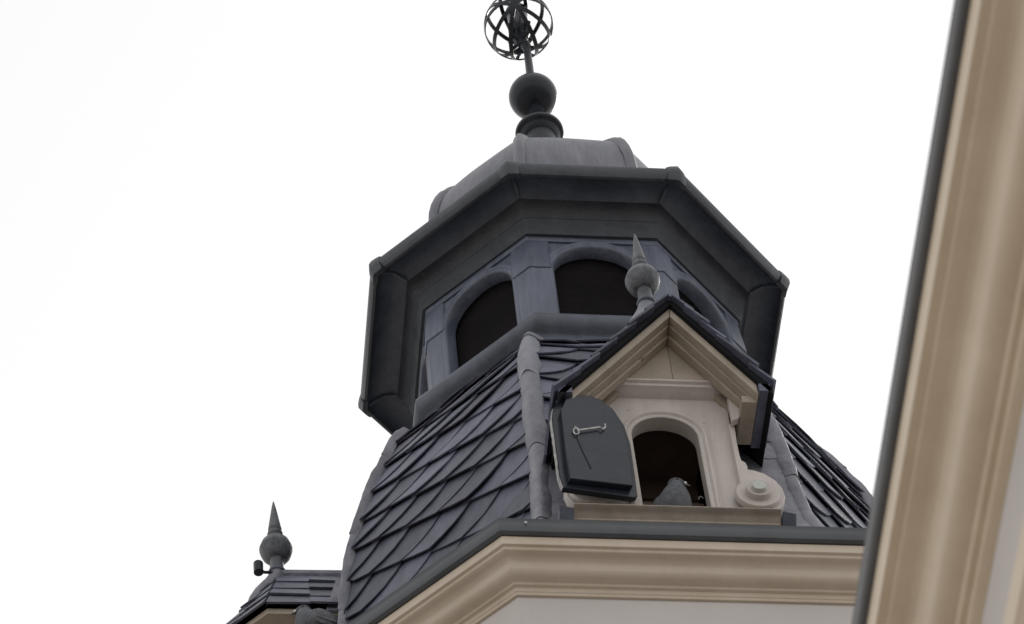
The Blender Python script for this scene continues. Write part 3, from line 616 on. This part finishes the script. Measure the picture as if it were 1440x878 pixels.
# ================================================================== PIGEONS
def pigeon(name, loc, yaw, label, head_yaw, pitch=0):
    R = empty(name, loc, label, 'pigeon', yaw, 'pigeons resting on the dormers'); R.scale = (.95, .95, .93)
    R['base'] = (0, 0, 0)
    def loft(path, seg=18):
        rows = []
        P = [Vector(p[0]) for p in path]
        for i, (c, ry, rz) in enumerate(path):
            t = P[min(i+1, len(P)-1)]-P[max(i-1, 0)]; t.normalize(); side = Vector((-t.y, t.x, 0))
            side = side.normalized() if side.length > .15 else Vector((0, 1, 0)); upv = t.cross(side); upv.normalize()
            rows.append([Vector(c)+side*ry*cos(2*pi*k/seg)+upv*rz*sin(2*pi*k/seg) for k in range(seg)])
        b = B(); b.grid(rows, True, True); return b
    hy = head_yaw; hx = lambda f, s=0, z=0: (.058+f*cos(hy)-s*sin(hy), f*sin(hy)+s*cos(hy), .207+z)
    body = [((-.175, 0, .030), .006, .003), ((-.155, 0, .036), .022, .006), ((-.11, 0, .050), .030, .012), ((-.075, 0, .068), .045, .030), ((-.03, 0, .088), .066, .055), ((.01, 0, .104), .075, .066), ((.035, 0, .125), .071, .062), ((.048, 0, .148), .062, .054), ((.055, 0, .170), .050, .046), (hx(.0, 0, -.018), .040, .039), (hx(.002, 0, 0), .033, .033), (hx(.006, 0, .012), .026, .027), (hx(.010, 0, .022), .012, .013)]
    loft(body, 20).build('body', 'plume', R, smooth=180, sub=1)
    hd = [(hx(-.026, 0, .004), .014, .016), (hx(-.014, 0, .008), .027, .029), (hx(.002, 0, .009), .031, .032), (hx(.018, 0, .006), .027, .027), (hx(.030, 0, .001), .018, .018), (hx(.038, 0, -.003), .009, .010)]
    loft(hd, 16).build('head', 'plume_dark', R, smooth=180, sub=1)
    loft([(hx(.034, 0, -.002), .0065, .0065), (hx(.044, 0, -.006), .0055, .0055), (hx(.053, 0, -.012), .0036, .0036), (hx(.058, 0, -.019), .001, .001)], 10).build('beak', 'beak', R, smooth=180, sub=1)
    b = B(); b.ball(hx(.040, .0035, .003), .0068, 10, 8); b.ball(hx(.040, -.0035, .003), .0068, 10, 8); b.build('cere', 'cere', R, smooth=180)
    for s in (-1, 1):
        b = B(); b.ball(hx(.014, s*.0262, .010), .0052, 10, 8); b.build('eye', 'eye', R, smooth=180)
        wg = [((.045, s*.052, .132), .010, .020), ((.02, s*.066, .122), .014, .042), ((-.02, s*.064, .100), .014, .046), ((-.07, s*.048, .078), .011, .032), ((-.12, s*.026, .058), .007, .016), ((-.165, s*.010, .042), .003, .005)]
        wo = loft(wg, 14).build('wing', 'wing', R, smooth=180, sub=1)
        for q in range(6):
            b = B(); fx = -.02-.016*q; b.prism([(fx+.03, s*(.079-.004*q), .088-.006*q), (fx-.045, s*(.066-.005*q), .060-.005*q), (fx-.052, s*(.063-.005*q), .066-.005*q), (fx-.045, s*(.064-.005*q), .074-.005*q), (fx+.03, s*(.078-.004*q), .102-.006*q)], (0, s*.002, 0)); b.build('feather', 'wing', wo, smooth=0)
        b = B(); b.tube([(.005, s*.022, .055), (.012, s*.024, .004)], .004, 8)
        for an in (-.5, 0, .5): b.tube([(.012, s*.024, .004), (.012+.028*cos(an), s*.024+.028*sin(an), .003)], .0028, 6)
        b.tube([(.012, s*.024, .004), (-.008, s*.024, .003)], .0028, 6); b.build('leg', 'claw', R, smooth=180)
    return R
pigeon('pigeon', (-.018, -1.335, -3.086), radians(-72), 'grey pigeon with white cere sitting in the arched opening of the front dormer', radians(55))
pigeon('pigeon', (-1.215, -.405, -2.648), radians(176), 'dark grey pigeon under the eaves of the small side dormer at the lower left', radians(10))
for o in bpy.data.objects:
    if 'base' in o.keys(): del o['base']
